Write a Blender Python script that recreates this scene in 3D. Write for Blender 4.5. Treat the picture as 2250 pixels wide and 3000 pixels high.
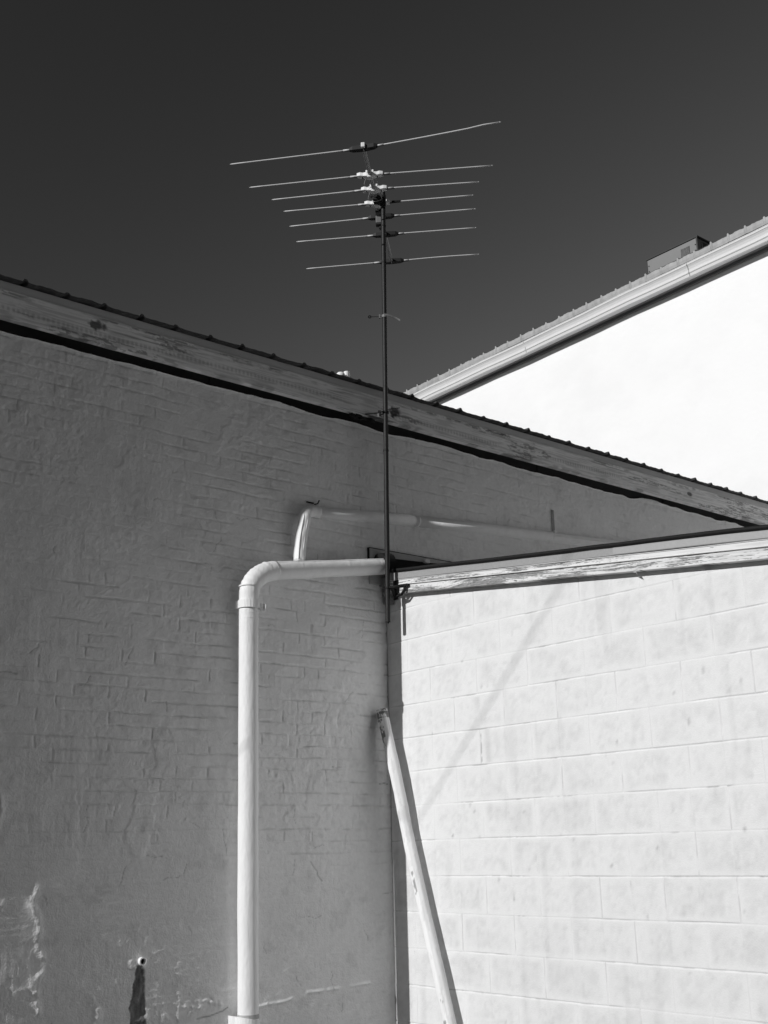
import bpy, math, random
import numpy as np
from mathutils import Vector, Matrix

random.seed(7)
S = bpy.context.scene
for o in list(bpy.data.objects):
    bpy.data.objects.remove(o)

# ------------------------------------------------------------------ camera
AZ, PI_, RO = 0.867654, 0.279838, -0.023999
fw = Vector((-math.sin(AZ) * math.cos(PI_), math.cos(AZ) * math.cos(PI_), math.sin(PI_)))
rt = Vector((math.cos(AZ), math.sin(AZ), 0))
up = rt.cross(fw)
c_, s_ = math.cos(RO), math.sin(RO)
rt2 = rt * c_ + up * s_
up2 = up * c_ - rt * s_
cam_d = bpy.data.cameras.new("camera")
cam = bpy.data.objects.new("camera", cam_d)
S.collection.objects.link(cam)
m = Matrix((rt2, up2, -fw)).transposed().to_4x4()
m.translation = Vector((5.69554, -4.82746, 0.16132))
cam.matrix_world = m
cam_d.sensor_fit = 'HORIZONTAL'
cam_d.sensor_width = 36.0
cam_d.lens = 3431.1 / 2250 * 36.0
cam_d.clip_start = 0.05
cam_d.clip_end = 3000
S.camera = cam
S.render.resolution_x, S.render.resolution_y = 768, 1024

# ------------------------------------------------------------------ world and sun
SUN_EL = math.radians(25.5)
SUN_DX = 0.0110                                  # the sun stands almost in the plane of the brick wall
sun_dir = Vector((SUN_DX, -math.cos(SUN_EL), math.sin(SUN_EL))).normalized()
W = bpy.data.worlds.new("World")
S.world = W
W.use_nodes = True
nt = W.node_tree
for n in list(nt.nodes):
    nt.nodes.remove(n)
sky = nt.nodes.new('ShaderNodeTexSky')
sky.sky_type = 'NISHITA'
sky.sun_disc = False
sky.sun_elevation = SUN_EL
sky.sun_rotation = math.atan2(sun_dir.x, sun_dir.y)
sky.air_density = 1.0
sky.dust_density = 0.6
sep = nt.nodes.new('ShaderNodeSeparateColor')    # black and white film behind a red filter
comb = nt.nodes.new('ShaderNodeCombineColor')
filt = nt.nodes.new('ShaderNodeMath')
filt.operation = 'MULTIPLY_ADD'
filt.inputs[1].default_value = -0.24
filt.use_clamp = False
bg = nt.nodes.new('ShaderNodeBackground')
bg.inputs[1].default_value = 0.090
wo = nt.nodes.new('ShaderNodeOutputWorld')
nt.links.new(sky.outputs[0], sep.inputs[0])
nt.links.new(sep.outputs[2], filt.inputs[0])
nt.links.new(sep.outputs[0], filt.inputs[2])
# polarising filter: the sky 90 degrees away from the sun is the darkest
tcw = nt.nodes.new('ShaderNodeTexCoord')
dotn = nt.nodes.new('ShaderNodeVectorMath')
dotn.operation = 'DOT_PRODUCT'
dotn.inputs[1].default_value = sun_dir
nt.links.new(tcw.outputs['Generated'], dotn.inputs[0])
def wmath(op, a, b):
    n = nt.nodes.new('ShaderNodeMath')
    n.operation = op
    for i, q in enumerate((a, b)):
        if isinstance(q, (int, float)):
            n.inputs[i].default_value = q
        else:
            nt.links.new(q, n.inputs[i])
    return n.outputs[0]
cs2 = wmath('MULTIPLY', dotn.outputs['Value'], dotn.outputs['Value'])
pol = wmath('ADD', wmath('MULTIPLY', wmath('MINIMUM', cs2, 0.3), 3.6), 0.9)
skyv = wmath('MINIMUM', wmath('MULTIPLY', filt.outputs[0], pol), 1.2)
for k in range(3):
    nt.links.new(skyv, comb.inputs[k])
nt.links.new(comb.outputs[0], bg.inputs[0])
nt.links.new(bg.outputs[0], wo.inputs[0])

sd = bpy.data.lights.new("sun", 'SUN')
sd.energy = 3.3
sd.angle = math.radians(0.53)
sun = bpy.data.objects.new("sun", sd)
S.collection.objects.link(sun)
sun.rotation_euler = (-sun_dir).to_track_quat('-Z', 'Y').to_euler()
sun.location = (0, -20, 20)

S.view_settings.view_transform = 'Standard'
S.view_settings.look = 'None'
S.view_settings.exposure = 0.0
S.view_settings.gamma = 1.0
S.cycles.max_bounces = 8
S.cycles.diffuse_bounces = 6

# ------------------------------------------------------------------ noise in numpy
def _hash(ix, iy, seed):
    n = (ix.astype(np.int64) * 374761393 + iy.astype(np.int64) * 668265263 + seed * 1274126177) & 0x7fffffff
    n = ((n ^ (n >> 13)) * 1274126177) & 0x7fffffff
    n = (n ^ (n >> 16)) & 0x7fffffff
    n = ((n ^ (n >> 11)) * 668265263) & 0x7fffffff
    return ((n >> 7) & 0xffff) / 65535.0

def vn(x, y, seed=0):
    ix, iy = np.floor(x), np.floor(y)
    fx, fy = x - ix, y - iy
    ux = fx * fx * fx * (fx * (fx * 6 - 15) + 10)
    uy = fy * fy * fy * (fy * (fy * 6 - 15) + 10)
    a, b = _hash(ix, iy, seed), _hash(ix + 1, iy, seed)
    c, d = _hash(ix, iy + 1, seed), _hash(ix + 1, iy + 1, seed)
    return (a + (b - a) * ux) * (1 - uy) + (c + (d - c) * ux) * uy

def fbm(x, y, seed=0, octv=4, gain=.5):
    t, a, n = 0, 1.0, 0
    for o in range(octv):
        t = t + a * vn(x * 2 ** o + o * 17.3, y * 2 ** o - o * 9.1, seed + o)
        n += a
        a *= gain
    return t / n

def sst(a, b, x):
    t = np.clip((x - a) / (b - a), 0, 1)
    return t * t * (3 - 2 * t)

def seg_dist(x, y, p, q):
    dx, dy = q[0] - p[0], q[1] - p[1]
    L = dx * dx + dy * dy + 1e-12
    t = np.clip(((x - p[0]) * dx + (y - p[1]) * dy) / L, 0, 1)
    return np.hypot(x - p[0] - t * dx, y - p[1] - t * dy), t

# ------------------------------------------------------------------ materials
def mat(name, col, rough=.8, noise=0.0, nscale=8.0, bump=0.0, bscale=60.0, stretch=(1, 1, 1), tone=False,
        metal=0.0, spec=.3, thresh=None, bump2=0.0, bscale2=12.0):
    M = bpy.data.materials.new(name)
    M.use_nodes = True
    t = M.node_tree
    b = t.nodes['Principled BSDF']
    b.inputs['Roughness'].default_value = rough
    b.inputs['Metallic'].default_value = metal
    b.inputs['Specular IOR Level'].default_value = spec
    tc = t.nodes.new('ShaderNodeTexCoord')
    mp = t.nodes.new('ShaderNodeMapping')
    mp.inputs['Scale'].default_value = stretch
    t.links.new(tc.outputs['Object'], mp.inputs[0])
    src = t.nodes.new('ShaderNodeValue')
    src.outputs[0].default_value = col
    cur = src.outputs[0]

    def mul(a, bb):
        n = t.nodes.new('ShaderNodeMath')
        n.operation = 'MULTIPLY'
        t.links.new(a, n.inputs[0])
        t.links.new(bb, n.inputs[1])
        return n.outputs[0]
    if noise > 0:
        nz = t.nodes.new('ShaderNodeTexNoise')
        nz.inputs['Scale'].default_value = nscale
        nz.inputs['Detail'].default_value = 8
        nz.inputs['Roughness'].default_value = .62
        t.links.new(mp.outputs[0], nz.inputs['Vector'])
        mr = t.nodes.new('ShaderNodeMapRange')
        if thresh:
            mr.inputs['From Min'].default_value = thresh - .04
            mr.inputs['From Max'].default_value = thresh + .04
        else:
            mr.inputs['From Min'].default_value = .25
            mr.inputs['From Max'].default_value = .75
        mr.inputs['To Min'].default_value = 1 - noise
        mr.inputs['To Max'].default_value = 1 + (0 if thresh else noise)
        t.links.new(nz.outputs[0], mr.inputs[0])
        cur = mul(cur, mr.outputs[0])
    if tone:
        at = t.nodes.new('ShaderNodeAttribute')
        at.attribute_name = 'tone'
        cur = mul(cur, at.outputs['Fac'])
    cc = t.nodes.new('ShaderNodeCombineColor')
    for k in range(3):
        t.links.new(cur, cc.inputs[k])
    t.links.new(cc.outputs[0], b.inputs['Base Color'])
    prev = None
    for bb, bs in ((bump, bscale), (bump2, bscale2)):
        if bb > 0:
            nb = t.nodes.new('ShaderNodeTexNoise')
            nb.inputs['Scale'].default_value = bs
            nb.inputs['Detail'].default_value = 5
            t.links.new(mp.outputs[0], nb.inputs['Vector'])
            bn = t.nodes.new('ShaderNodeBump')
            bn.inputs['Strength'].default_value = 1
            bn.inputs['Distance'].default_value = bb
            t.links.new(nb.outputs[0], bn.inputs['Height'])
            if prev:
                t.links.new(prev, bn.inputs['Normal'])
            prev = bn.outputs[0]
    if prev:
        t.links.new(prev, b.inputs['Normal'])
    return M

M_brick = mat('painted_brick', .88, .75, .05, 2.0, .0030, 110, tone=True, bump2=.0030, bscale2=34)
M_block = mat('painted_block', .775, .8, .03, 70, .0012, 130, tone=True)
M_white = mat('white_render', .92, .8, .02, 1.5, .002, 20, tone=True)
M_fasl = mat('weathered_grey_paint', .86, .7, .05, 14, .0006, 80, (1, .35, 1), tone=True)
M_fasr = mat('peeling_white_paint', .76, .7, .03, 30, .0006, 60, (.12, 1, 1), tone=True)
M_flash = mat('zinc_flashing', .33, .55, .10, 90, .0003, 40, spec=.4)
M_flashl = mat('grey_metal_flashing', .68, .7, .10, 7, .0005, 30, (1, .4, 1))
M_tar = mat('dark_roof_edge', .009, .7, .3, 30, .001, 60)
M_black = mat('cavity_shade_black', .012, .9, .2, 10)
M_dark = mat('shaded_dark_timber', .045, .9, .35, 9, .001, 60, (1, .25, 1))
M_roofl = mat('old_roof_sheet', .075, .6, .3, 12, .0006, 50)
M_roofe = mat('sheet_end_paint', .40, .7, .28, 9, .0006, 50, (1, 1, .3))
M_gut = mat('white_gutter_enamel', .74, .45, .03, 5, spec=.4)
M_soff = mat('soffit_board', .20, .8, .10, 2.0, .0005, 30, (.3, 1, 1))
M_pipe = mat('white_pipe_paint', .86, .55, .05, 30, .0030, 55, (1, 1, .30), bump2=.0045, bscale2=13, spec=.35)
M_pipeg = mat('grey_pipe_paint', .93, .65, .06, 14, .0010, 50)
M_mast = mat('rusted_steel_tube', .020, .5, .65, 130, .0010, 150, spec=.22)
M_steel = mat('dark_steel', .012, .6, .4, 60, spec=.2)
M_alu = mat('dull_aluminium', .62, .45, .08, 40, spec=.5)
M_boom = mat('aluminium_boom', .42, .55, .12, 40, spec=.3)
M_ins = mat('black_insulator', .009, .6, .2, 60)
M_insw = mat('white_insulator', .85, .5, .04, 60)
M_balun = mat('grey_balun', .14, .5, .1, 40)
M_wood = mat('painted_post', .84, .6, .06, 22, .0016, 40, (1, 1, .12), tone=True)
M_unit = mat('grey_unit_metal', .235, .5, .05, 3)
M_unitd = mat('dark_unit_trim', .05, .5, .2, 20)
M_grille = mat('grille_metal', .19, .5, .5, 60)
M_ground = mat('asphalt_ground', .055, .9, .15, 1.0, .01, 20)
M_strap = mat('grey_strap', .17, .5, .25, 60, spec=.5)
M_pole = mat('utility_timber', .12, .9, .3, 10)

# ------------------------------------------------------------------ mesh helpers
def link(name, me, material, parent=None, smooth=False):
    o = bpy.data.objects.new(name, me)
    S.collection.objects.link(o)
    if material:
        me.materials.append(material)
    if smooth:
        me.polygons.foreach_set('use_smooth', [True] * len(me.polygons))
    if parent:
        o.parent = parent
        o.matrix_parent_inverse = Matrix.Translation(-parent.location) if parent.type == 'EMPTY' else Matrix.Identity(4)
    return o

def thing(name, label, cat, loc=(0, 0, 0), group=None):
    o = bpy.data.objects.new(name, None)
    S.collection.objects.link(o)
    o.location = loc
    o.empty_display_size = .1
    o['label'] = label
    o['category'] = cat
    if group:
        o['group'] = group
    return o

class MB:
    def __init__(s):
        s.v, s.f = [], []

    def add(s, vs, fs):
        b = len(s.v)
        s.v += [tuple(v) for v in vs]
        s.f += [tuple(i + b for i in f) for f in fs]
        return s

    def box(s, x0, x1, y0, y1, z0, z1, slope=0.0, fn=None):
        vs = [(x, y, z + slope * x) for x in (x0, x1) for y in (y0, y1) for z in (z0, z1)]
        if fn:
            vs = [fn(*v) for v in vs]
        return s.add(vs, [(0, 1, 3, 2), (4, 6, 7, 5), (0, 4, 5, 1), (2, 3, 7, 6), (0, 2, 6, 4), (1, 5, 7, 3)])

    def obox(s, c, ax, ay, az):
        """oriented box: centre and three half-axis vectors"""
        c, ax, ay, az = map(Vector, (c, ax, ay, az))
        vs = [c + i * ax + j * ay + k * az for i in (-1, 1) for j in (-1, 1) for k in (-1, 1)]
        return s.add(vs, [(0, 1, 3, 2), (4, 6, 7, 5), (0, 4, 5, 1), (2, 3, 7, 6), (0, 2, 6, 4), (1, 5, 7, 3)])

    def tube(s, pts, r, n=12, caps=True, prof=None, upv=(0, 0, 1)):
        """sweep a circle (or a profile of (a, b) multipliers) along pts; r may be a list"""
        pts = [Vector(p) for p in pts]
        rs = r if isinstance(r, (list, tuple)) else [r] * len(pts)
        prof = prof or [(math.cos(2 * math.pi * i / n), math.sin(2 * math.pi * i / n)) for i in range(n)]
        n = len(prof)
        tans = []
        for i in range(len(pts)):
            a, b = pts[max(i - 1, 0)], pts[min(i + 1, len(pts) - 1)]
            tans.append((b - a).normalized())
        u = Vector(upv)
        if abs(u.dot(tans[0])) > .95:
            u = Vector((1, 0, 0))
        u = (u - tans[0] * u.dot(tans[0])).normalized()
        vs = []
        for i, p in enumerate(pts):
            if i:
                ax = tans[i - 1].cross(tans[i])
                if ax.length > 1e-7:
                    u = Matrix.Rotation(tans[i - 1].angle(tans[i]), 3, ax) @ u
                u = (u - tans[i] * u.dot(tans[i])).normalized()
            w = tans[i].cross(u)
            for a, b in prof:
                vs.append(p + (u * a + w * b) * rs[i])
        fs = []
        for i in range(len(pts) - 1):
            for j in range(n):
                k = (j + 1) % n
                fs.append((i * n + j, i * n + k, (i + 1) * n + k, (i + 1) * n + j))
        if caps:
            fs.append(tuple(range(n))[::-1])
            fs.append(tuple((len(pts) - 1) * n + j for j in range(n)))
        return s.add(vs, fs)

    def ribbon(s, pts, width, t, axis=(0, 0, 1)):
        """flat strap: closed box section swept along pts; width along axis"""
        a = Vector(axis).normalized() * width / 2
        pts = [Vector(p) for p in pts]
        vs, fs = [], []
        for i, p in enumerate(pts):
            tn = (pts[min(i + 1, len(pts) - 1)] - pts[max(i - 1, 0)]).normalized()
            nn = tn.cross(a).normalized() * t / 2
            vs += [p + a + nn, p + a - nn, p - a - nn, p - a + nn]
        for i in range(len(pts) - 1):
            for j in range(4):
                k = (j + 1) % 4
                fs.append((i * 4 + j, i * 4 + k, i * 4 + 4 + k, i * 4 + 4 + j))
        e = (len(pts) - 1) * 4
        fs += [(3, 2, 1, 0), (e, e + 1, e + 2, e + 3)]
        return s.add(vs, fs)

    def build(s, name, material, parent=None, smooth=False, bevel=0.0, angle=None):
        me = bpy.data.meshes.new(name)
        me.from_pydata(s.v, [], s.f)
        me.update()
        o = link(name, me, material, parent, smooth)
        if bevel:
            b = o.modifiers.new('bevel', 'BEVEL')
            b.width = bevel
            b.segments = 2
            b.limit_method = 'ANGLE'
        if angle:
            me.polygons.foreach_set('use_smooth', [True] * len(me.polygons))
            me.set_sharp_from_angle(angle=math.radians(angle))
        return o

def grid_mesh(name, X, Y, Z, tone, material, parent, flip=False, keep=None):
    """mesh from 2-D arrays of coordinates, with a float attribute tone"""
    nu, nv = X.shape
    co = np.stack([X, Y, Z], -1).reshape(-1, 3).astype(np.float32)
    idx = np.arange(nu * nv).reshape(nu, nv)
    q = np.stack([idx[:-1, :-1], idx[1:, :-1], idx[1:, 1:], idx[:-1, 1:]], -1)
    if keep is not None:
        q = q[keep[:-1, :-1] | keep[1:, 1:]]
    q = q.reshape(-1, 4)
    if flip:
        q = q[:, ::-1]
    me = bpy.data.meshes.new(name)
    me.vertices.add(len(co))
    me.vertices.foreach_set('co', co.ravel())
    me.loops.add(len(q) * 4)
    me.loops.foreach_set('vertex_index', q.ravel().astype(np.int32))
    me.polygons.add(len(q))
    me.polygons.foreach_set('loop_start', np.arange(0, len(q) * 4, 4, dtype=np.int32))
    me.update(calc_edges=True)
    me.validate()
    a = me.attributes.new('tone', 'FLOAT', 'POINT')
    a.data.foreach_set('value', np.broadcast_to(tone, X.shape).astype(np.float32).ravel())
    o = link(name, me, material, parent, True)
    return o

def spline(pts, n=12):
    pts = [Vector(p) for p in pts]
    out = []
    for i in range(len(pts) - 1):
        p0, p1, p2, p3 = pts[max(i - 1, 0)], pts[i], pts[i + 1], pts[min(i + 2, len(pts) - 1)]
        for k in range(n):
            t = k / n
            out.append(.5 * ((2 * p1) + (p2 - p0) * t + (2 * p0 - 5 * p1 + 4 * p2 - p3) * t * t + (3 * p1 - p0 - 3 * p2 + p3) * t ** 3))
    out.append(pts[-1])
    return out

GZ = -1.45
# ------------------------------------------------------------------ ground
g = MB().add([(-300, -300, GZ), (300, -300, GZ), (300, 300, GZ), (-300, 300, GZ)], [(0, 1, 2, 3)]).build('ground', M_ground)
g['kind'] = 'structure'

# ------------------------------------------------------------------ painted brick building
BB = thing('brick_building', 'grey painted brick building with ribbed metal roof and stained fascia, behind the antenna mast', 'building', (0, 0, GZ))

def axis_pts(breaks):
    out = [breaks[0][0]]
    for (a, st), (b, _) in zip(breaks[:-1], breaks[1:]):
        n = max(1, int(round((b - a) / st)))
        out += list(np.linspace(a, b, n + 1)[1:])
    return np.array(out)

ys = axis_pts([(-8.3, .1), (-3.0, .02), (-2.8, .0055), (0.0, .007), (2.2, .012), (5.4, 0)])
zs = axis_pts([(GZ, .05), (-.95, .0055), (2.905, 0)])
Yg, Zg = np.meshgrid(ys, zs, indexing='ij')
h = (fbm(Yg * 1.6, Zg * 1.6, 3, 3) - .5) * .006
rgh = sst(.35, .65, vn(Yg * 2.1 + 4, Zg * 2.1, 19))
calm = .38 + .62 * sst(-.15, .45, Zg)
h += calm * ((fbm(Yg * 7, Zg * 7, 11, 3) - .5) * .010 + (fbm(Yg * 40, Zg * 40, 12, 3) - .5) * .0045 * (.3 + rgh))
# trowel and brush marks
tw = vn(Yg * 2.3, Zg * 2.3, 77)
h += (fbm(Yg * 70, Zg * 9, 21, 3) - .5) * .0022 * sst(.35, .6, tw)
h += (fbm(Yg * 12, Zg * 75, 25, 3) - .5) * .0018 * sst(.55, .3, tw)
# rough daubs of plaster: thin ridge lines where two daubs meet
dn = fbm(Yg * 5.5 + 3 * vn(Yg * 3, Zg * 3, 5), Zg * 7.5, 31, 3)
ridge = np.exp(-((dn - .5) / .012) ** 2) * sst(.45, .65, vn(Yg * 4, Zg * 4, 41))
h += ridge * .0016
dn2 = fbm(Yg * 7 + 9, Zg * 9 + 4, 91, 3)
step = sst(.52, .535, dn2) * sst(.5, .7, vn(Yg * 2.6, Zg * 2.6, 44))
h += step * .0026
# brick courses showing through the paint
cz = .0677
vis = .25 + sst(.34, .60, fbm(Yg * 1.5 + 7, Zg * 2.2 + 2, 51, 3)) * .75
cen = np.exp(-(((Yg + .55) / .62) ** 2 + ((Zg - 1.02) / .75) ** 2))
cen2 = np.exp(-(((Yg + 1.5) / .55) ** 2 + ((Zg - .95) / .6) ** 2))
vis = np.clip(vis * .75 + cen * .95 + cen2 * .45, 0, 1) * (.12 + .88 * sst(-.05, .5, Zg + .2 * vn(Yg * 3, Zg * 0, 9)))
wob = (fbm(Yg * 4, Zg * 1.2, 61, 3) - .5) * .018
u = (Zg + wob - .6170) / cz
ci = np.round(u)
dz = (u - ci) * cz
lw = .0030 + .0026 * vn(Yg * 12, Zg * 12, 66)
mh = sst(.18, .58, vn(Yg * 6 + ci * 7.7, ci * 3.1, 71))
gro = np.exp(-(dz / lw) ** 2) * mh
row = np.floor(u)
hdr = (np.mod(row, 6) == 2)
bl = np.where(hdr, .1015, .203)
off = np.where(hdr, .05, np.where(np.mod(row, 2) == 0, 0, .1015))
v = (Yg + off + (vn(row * 5.1, np.floor(Yg / .2), 81) - .5) * .014 + (fbm(Yg * 3, Zg * 9, 83, 2) - .5) * .02) / bl
dv = (v - np.round(v)) * bl
mv = sst(.42, .6, _hash(np.round(v), row, 88)) * sst(.2, .5, vn(Yg * 9, Zg * 9, 89))
grv = np.exp(-(dv / (lw * .9)) ** 2) * mv
joint = np.maximum(gro, grv * .75) * vis
h -= joint * .0072
h += (_hash(np.floor(v + .5) + row * 31, row, 95) - .5) * .0024 * vis * np.minimum(sst(.0, .012, abs(dz)), 1)
tone = 1 - .30 * joint * sst(.3, .8, vn(Yg * 14, Zg * 14, 97))
tone *= .95 + .10 * fbm(Yg * 60, Zg * 60, 971, 2)
tone *= 1 - .10 * sst(.5, .3, fbm(Yg * 9, Zg * 9, 11, 4)) * sst(.4, .7, fbm(Yg * 20, Zg * 20, 973, 3))
# hairline cracks
rc = random.Random(5)
cracks = []
for i in range(46):
    y, z = rc.uniform(-2.4, -.03), rc.uniform(-.7, 2.2)
    a = rc.choice([-1.5, -1.6, -1.2, -2.0, .1, 0])
    n = rc.randint(2, 5)
    pl = [(y, z)]
    for k in range(n):
        L = rc.uniform(.012, .035)
        a2 = a + rc.uniform(-.6, .6)
        pl.append((pl[-1][0] + math.cos(a2) * L, pl[-1][1] + math.sin(a2) * L))
    cracks.append((pl, .0018, .35))
cracks.append(([(-.09, .545), (-.05, .552), (-.02, .545)], .002, .6))
cracks.append(([(-1.36, -.668), (-1.28, -.662), (-1.2, -.645), (-1.17, -.63)], .003, .6))
cracks.append(([(-.62, .10), (-.60, .07), (-.575, .045), (-.57, .02), (-.54, -.01)], .0025, .5))
cracks.append(([(-2.6, 1.04), (-2.5, 1.06), (-2.45, 1.05)], .003, .4))
# the mended plaster line beside the pipe
for pl, w_, s__ in cracks:
    ax = [p[0] for p in pl]; az_ = [p[1] for p in pl]
    box = (Yg > min(ax) - .03) & (Yg < max(ax) + .03) & (Zg > min(az_) - .03) & (Zg < max(az_) + .03)
    if not box.any():
        continue
    yy, zz = Yg[box], Zg[box]
    d = np.full(yy.shape, 9.0)
    for a, b in zip(pl[:-1], pl[1:]):
        d = np.minimum(d, seg_dist(yy, zz, a, b)[0])
    k = np.exp(-(d / w_) ** 2)
    tone[box] *= 1 - s__ * k
    h[box] -= .003 * k
# raised plaster bands low on the wall that catch the grazing sun
def band(pl, w_, amp, seed):
    global h
    d = np.full(Yg.shape, 9.0)
    for a, b in zip(pl[:-1], pl[1:]):
        d = np.minimum(d, seg_dist(Yg, Zg, a, b)[0])
    k = np.exp(-(d / w_) ** 2)
    h += k * amp * (.15 + 1.6 * fbm(Yg * 34, Zg * 26, seed, 5, .65)) * sst(.30, .62, fbm(Yg * 13, Zg * 15, seed + 50, 3)) * 1.25
band([(-2.27, .02), (-2.30, -.06), (-2.25, -.16), (-2.27, -.24), (-2.20, -.33), (-2.27, -.42), (-2.24, -.55)], .020, .0060, 101)
band([(-2.6, -.42), (-2.42, -.44), (-2.28, -.46)], .018, .005, 103)
band([(-1.80, -.66), (-1.62, -.64), (-1.45, -.62), (-1.30, -.585), (-1.22, -.60)], .024, .0095, 105)
band([(-1.02, -.655), (-.93, -.64), (-.80, -.635), (-.66, -.605), (-.40, -.60), (-.2, -.59)], .008, .0075, 107)
band([(-1.95, -.50), (-1.92, -.60), (-1.93, -.66)], .022, .006, 109)
band([(-2.52, .52), (-2.48, .40), (-2.50, .25)], .012, .004, 111)
# patch round the drain outlet and the damp stain below it
rr = np.hypot((Yg + 1.73) / .055, (Zg + .372) / .035)
h += .006 * sst(1.0, .5, rr) * (.6 + .8 * vn(Yg * 60, Zg * 60, 120))
sw = .014 + .010 * sst(-.385, -.41, Zg) + .016 * sst(-.42, -.60, Zg) + .004 * fbm(Zg * 25, Zg * 0 + 3, 121, 3)
sc = -1.705 + .012 * (fbm(Zg * 9, Zg * 0, 125, 2) - .5)
st = sst(sw + .003, sw - .003, abs(Yg - sc + .026 * (fbm(Yg * 14, Zg * 38, 127, 4, .65) - .5))) * sst(-.375, -.385, Zg)
h -= st * .004
edge = np.exp(-((abs(Yg - sc) - sw) / .004) ** 2) * sst(-.375, -.385, Zg)
tone *= 1 - .80 * st * (.72 + .5 * fbm(Yg * 70, Zg * 22, 129, 4))
tone *= 1 - .35 * edge
# lip of render along the top
h += .010 * sst(2.862, 2.885, Zg) * (.4 + fbm(Yg * 5, Zg * 5, 131, 3))
ztop = 2.874 + .028 * (fbm(Yg * 3.5, Yg * 0, 133, 3) - .5) * (1 + 1.2 * sst(0, 2, Yg))
Zc = np.minimum(Zg, ztop)
# darker line at the corner with the block building
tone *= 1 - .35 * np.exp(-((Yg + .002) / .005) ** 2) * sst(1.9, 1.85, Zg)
tone *= 1 - .06 * sst(.45, .75, fbm(Yg * 1.1, Zg * .9, 140, 3))
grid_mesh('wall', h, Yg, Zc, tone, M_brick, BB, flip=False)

# body behind the wall
MB().box(-7, -.06, -8.29, 5.38, GZ, 3.04).build('body', M_brick, BB)
MB().box(-.058, -.02, -8.28, 5.38, 2.8, 3.10).build('frieze_board', M_dark, BB)  # recessed timber, coloured dark for the shade under the overhang
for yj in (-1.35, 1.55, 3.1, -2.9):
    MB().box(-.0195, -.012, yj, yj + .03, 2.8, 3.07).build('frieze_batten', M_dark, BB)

# stained fascia board, fine grid so that its stains have a shape
FY0, FY1 = -8.32, 5.42
fy = axis_pts([(FY0, .1), (-2.9, .005), (5.42, 0)])
prof = []                                          # (x, z) from top back to bottom back
pr = [(.045, 3.073), (.068, 3.077), (.079, 3.075), (.0805, 3.071)]
pr += [(.0805 - .0012 * math.sin(math.pi * i / 26), 3.071 - i * (3.071 - 2.917) / 26) for i in range(1, 27)]
pr += [(.0790, 2.913), (.074, 2.911), (.045, 2.911)]
PX, PZ = np.array([p[0] for p in pr]), np.array([p[1] for p in pr])
A, B_ = np.meshgrid(fy, np.arange(len(pr)), indexing='ij')
X = PX[B_] + .0062
Z = PZ[B_].copy()
rel = (3.073 - Z) / .16
t = np.ones_like(X)
top = sst(.26, .05, rel) * sst(.50, .68, fbm(A * 3, Z * 30, 201, 3) + .12 * sst(.2, 0, rel))
t *= 1 - .62 * top * sst(.35, .6, fbm(A * 22, Z * 60, 203, 3))
pt = fbm(A * 2.2 + 5, Z * 14, 205, 2)
pd = fbm(A * 16, Z * 75, 207, 3)
pd = fbm(A * 15, Z * 130, 207, 5, .6)
peel = sst(.50, .56, pd) * sst(.60, .68, pt + .10 * (fbm(A * 8, Z * 30, 208, 2) - .5))
lg = fbm(A * 5, Z * 190, 2071, 3)
t *= 1 - .50 * sst(.56, .70, lg) * sst(.5, .7, fbm(A * 1.7, Z * 10, 2073, 2))
t *= 1 - .52 * peel
low = sst(.80, .98, rel) * sst(.55, .68, fbm(A * 9, Z * 20, 209, 3))
t *= 1 - .35 * low
# row of ring shaped stains
ring = np.exp(-((rel - .62 - .05 * np.sin(A * 2.2)) / .085) ** 2) * sst(.42, .56, vn(A * 1.3 + .3, A * 0, 211)) * (.3 + .7 * (np.sin(A * 2 * math.pi / .028 + 2 * vn(A * 9, Z * 9, 213)) > -.1))
t *= 1 - .30 * ring
t *= .90 + .20 * fbm(A * 4, Z * 10, 215, 3)
t *= 1 - .24 * sst(.45, .66, fbm(A * 6, Z * 160, 216, 3))
# broken, soot dark spot beside the mast bracket
br = np.hypot((A - .045) / .055, (Z - 2.995 - .1 * (A - .045)) / .045)
brk = sst(1.1, .5, br + .9 * (fbm(A * 40, Z * 50, 217, 3) - .5))
t = np.where(rel < .03, np.maximum(t, .8), t)  # top edge kept lighter: painted highlight along the ledge
t *= 1 - .85 * brk
br2 = np.hypot((A + .10) / .13, (Z - 2.917) / .012)
t *= 1 - .8 * sst(1.1, .6, br2 + .6 * (fbm(A * 40, Z * 50, 218, 3) - .5))
hole = sst(1.2, .7, np.hypot((A - 3.35) / .035, (Z - 3.005) / .02) + .5 * (fbm(A * 50, Z * 60, 219, 2) - .5))
hole = np.maximum(hole, sst(1.2, .7, np.hypot((A + 2.15) / .05, (Z - 3.02) / .028) + .9 * (fbm(A * 50, Z * 60, 221, 2) - .5)))
t *= 1 - .8 * hole
X = X - .006 * brk - .003 * peel - .003 * hole + .0015 * (fbm(A * 3, Z * 3, 223, 2) - .5)
Z += .004 * (fbm(A * .9, A * 0, 225, 2) - .5)
grid_mesh('fascia_board', X, A, Z, t, M_fasl, BB)
# nails
for yj, zj in ((-2.31, 3.05), (-.13, 3.05), (-.6, 3.062), (1.1, 3.05), (2.7, 3.04)):
    MB().obox((.083, yj, zj), (.003, 0, 0), (0, .005, 0), (0, 0, .005)).build('nail', M_alu, BB)
MB().box(.03, .066, FY0, FY1, 3.066, 3.131).build('flashing', M_flashl, BB)

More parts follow.
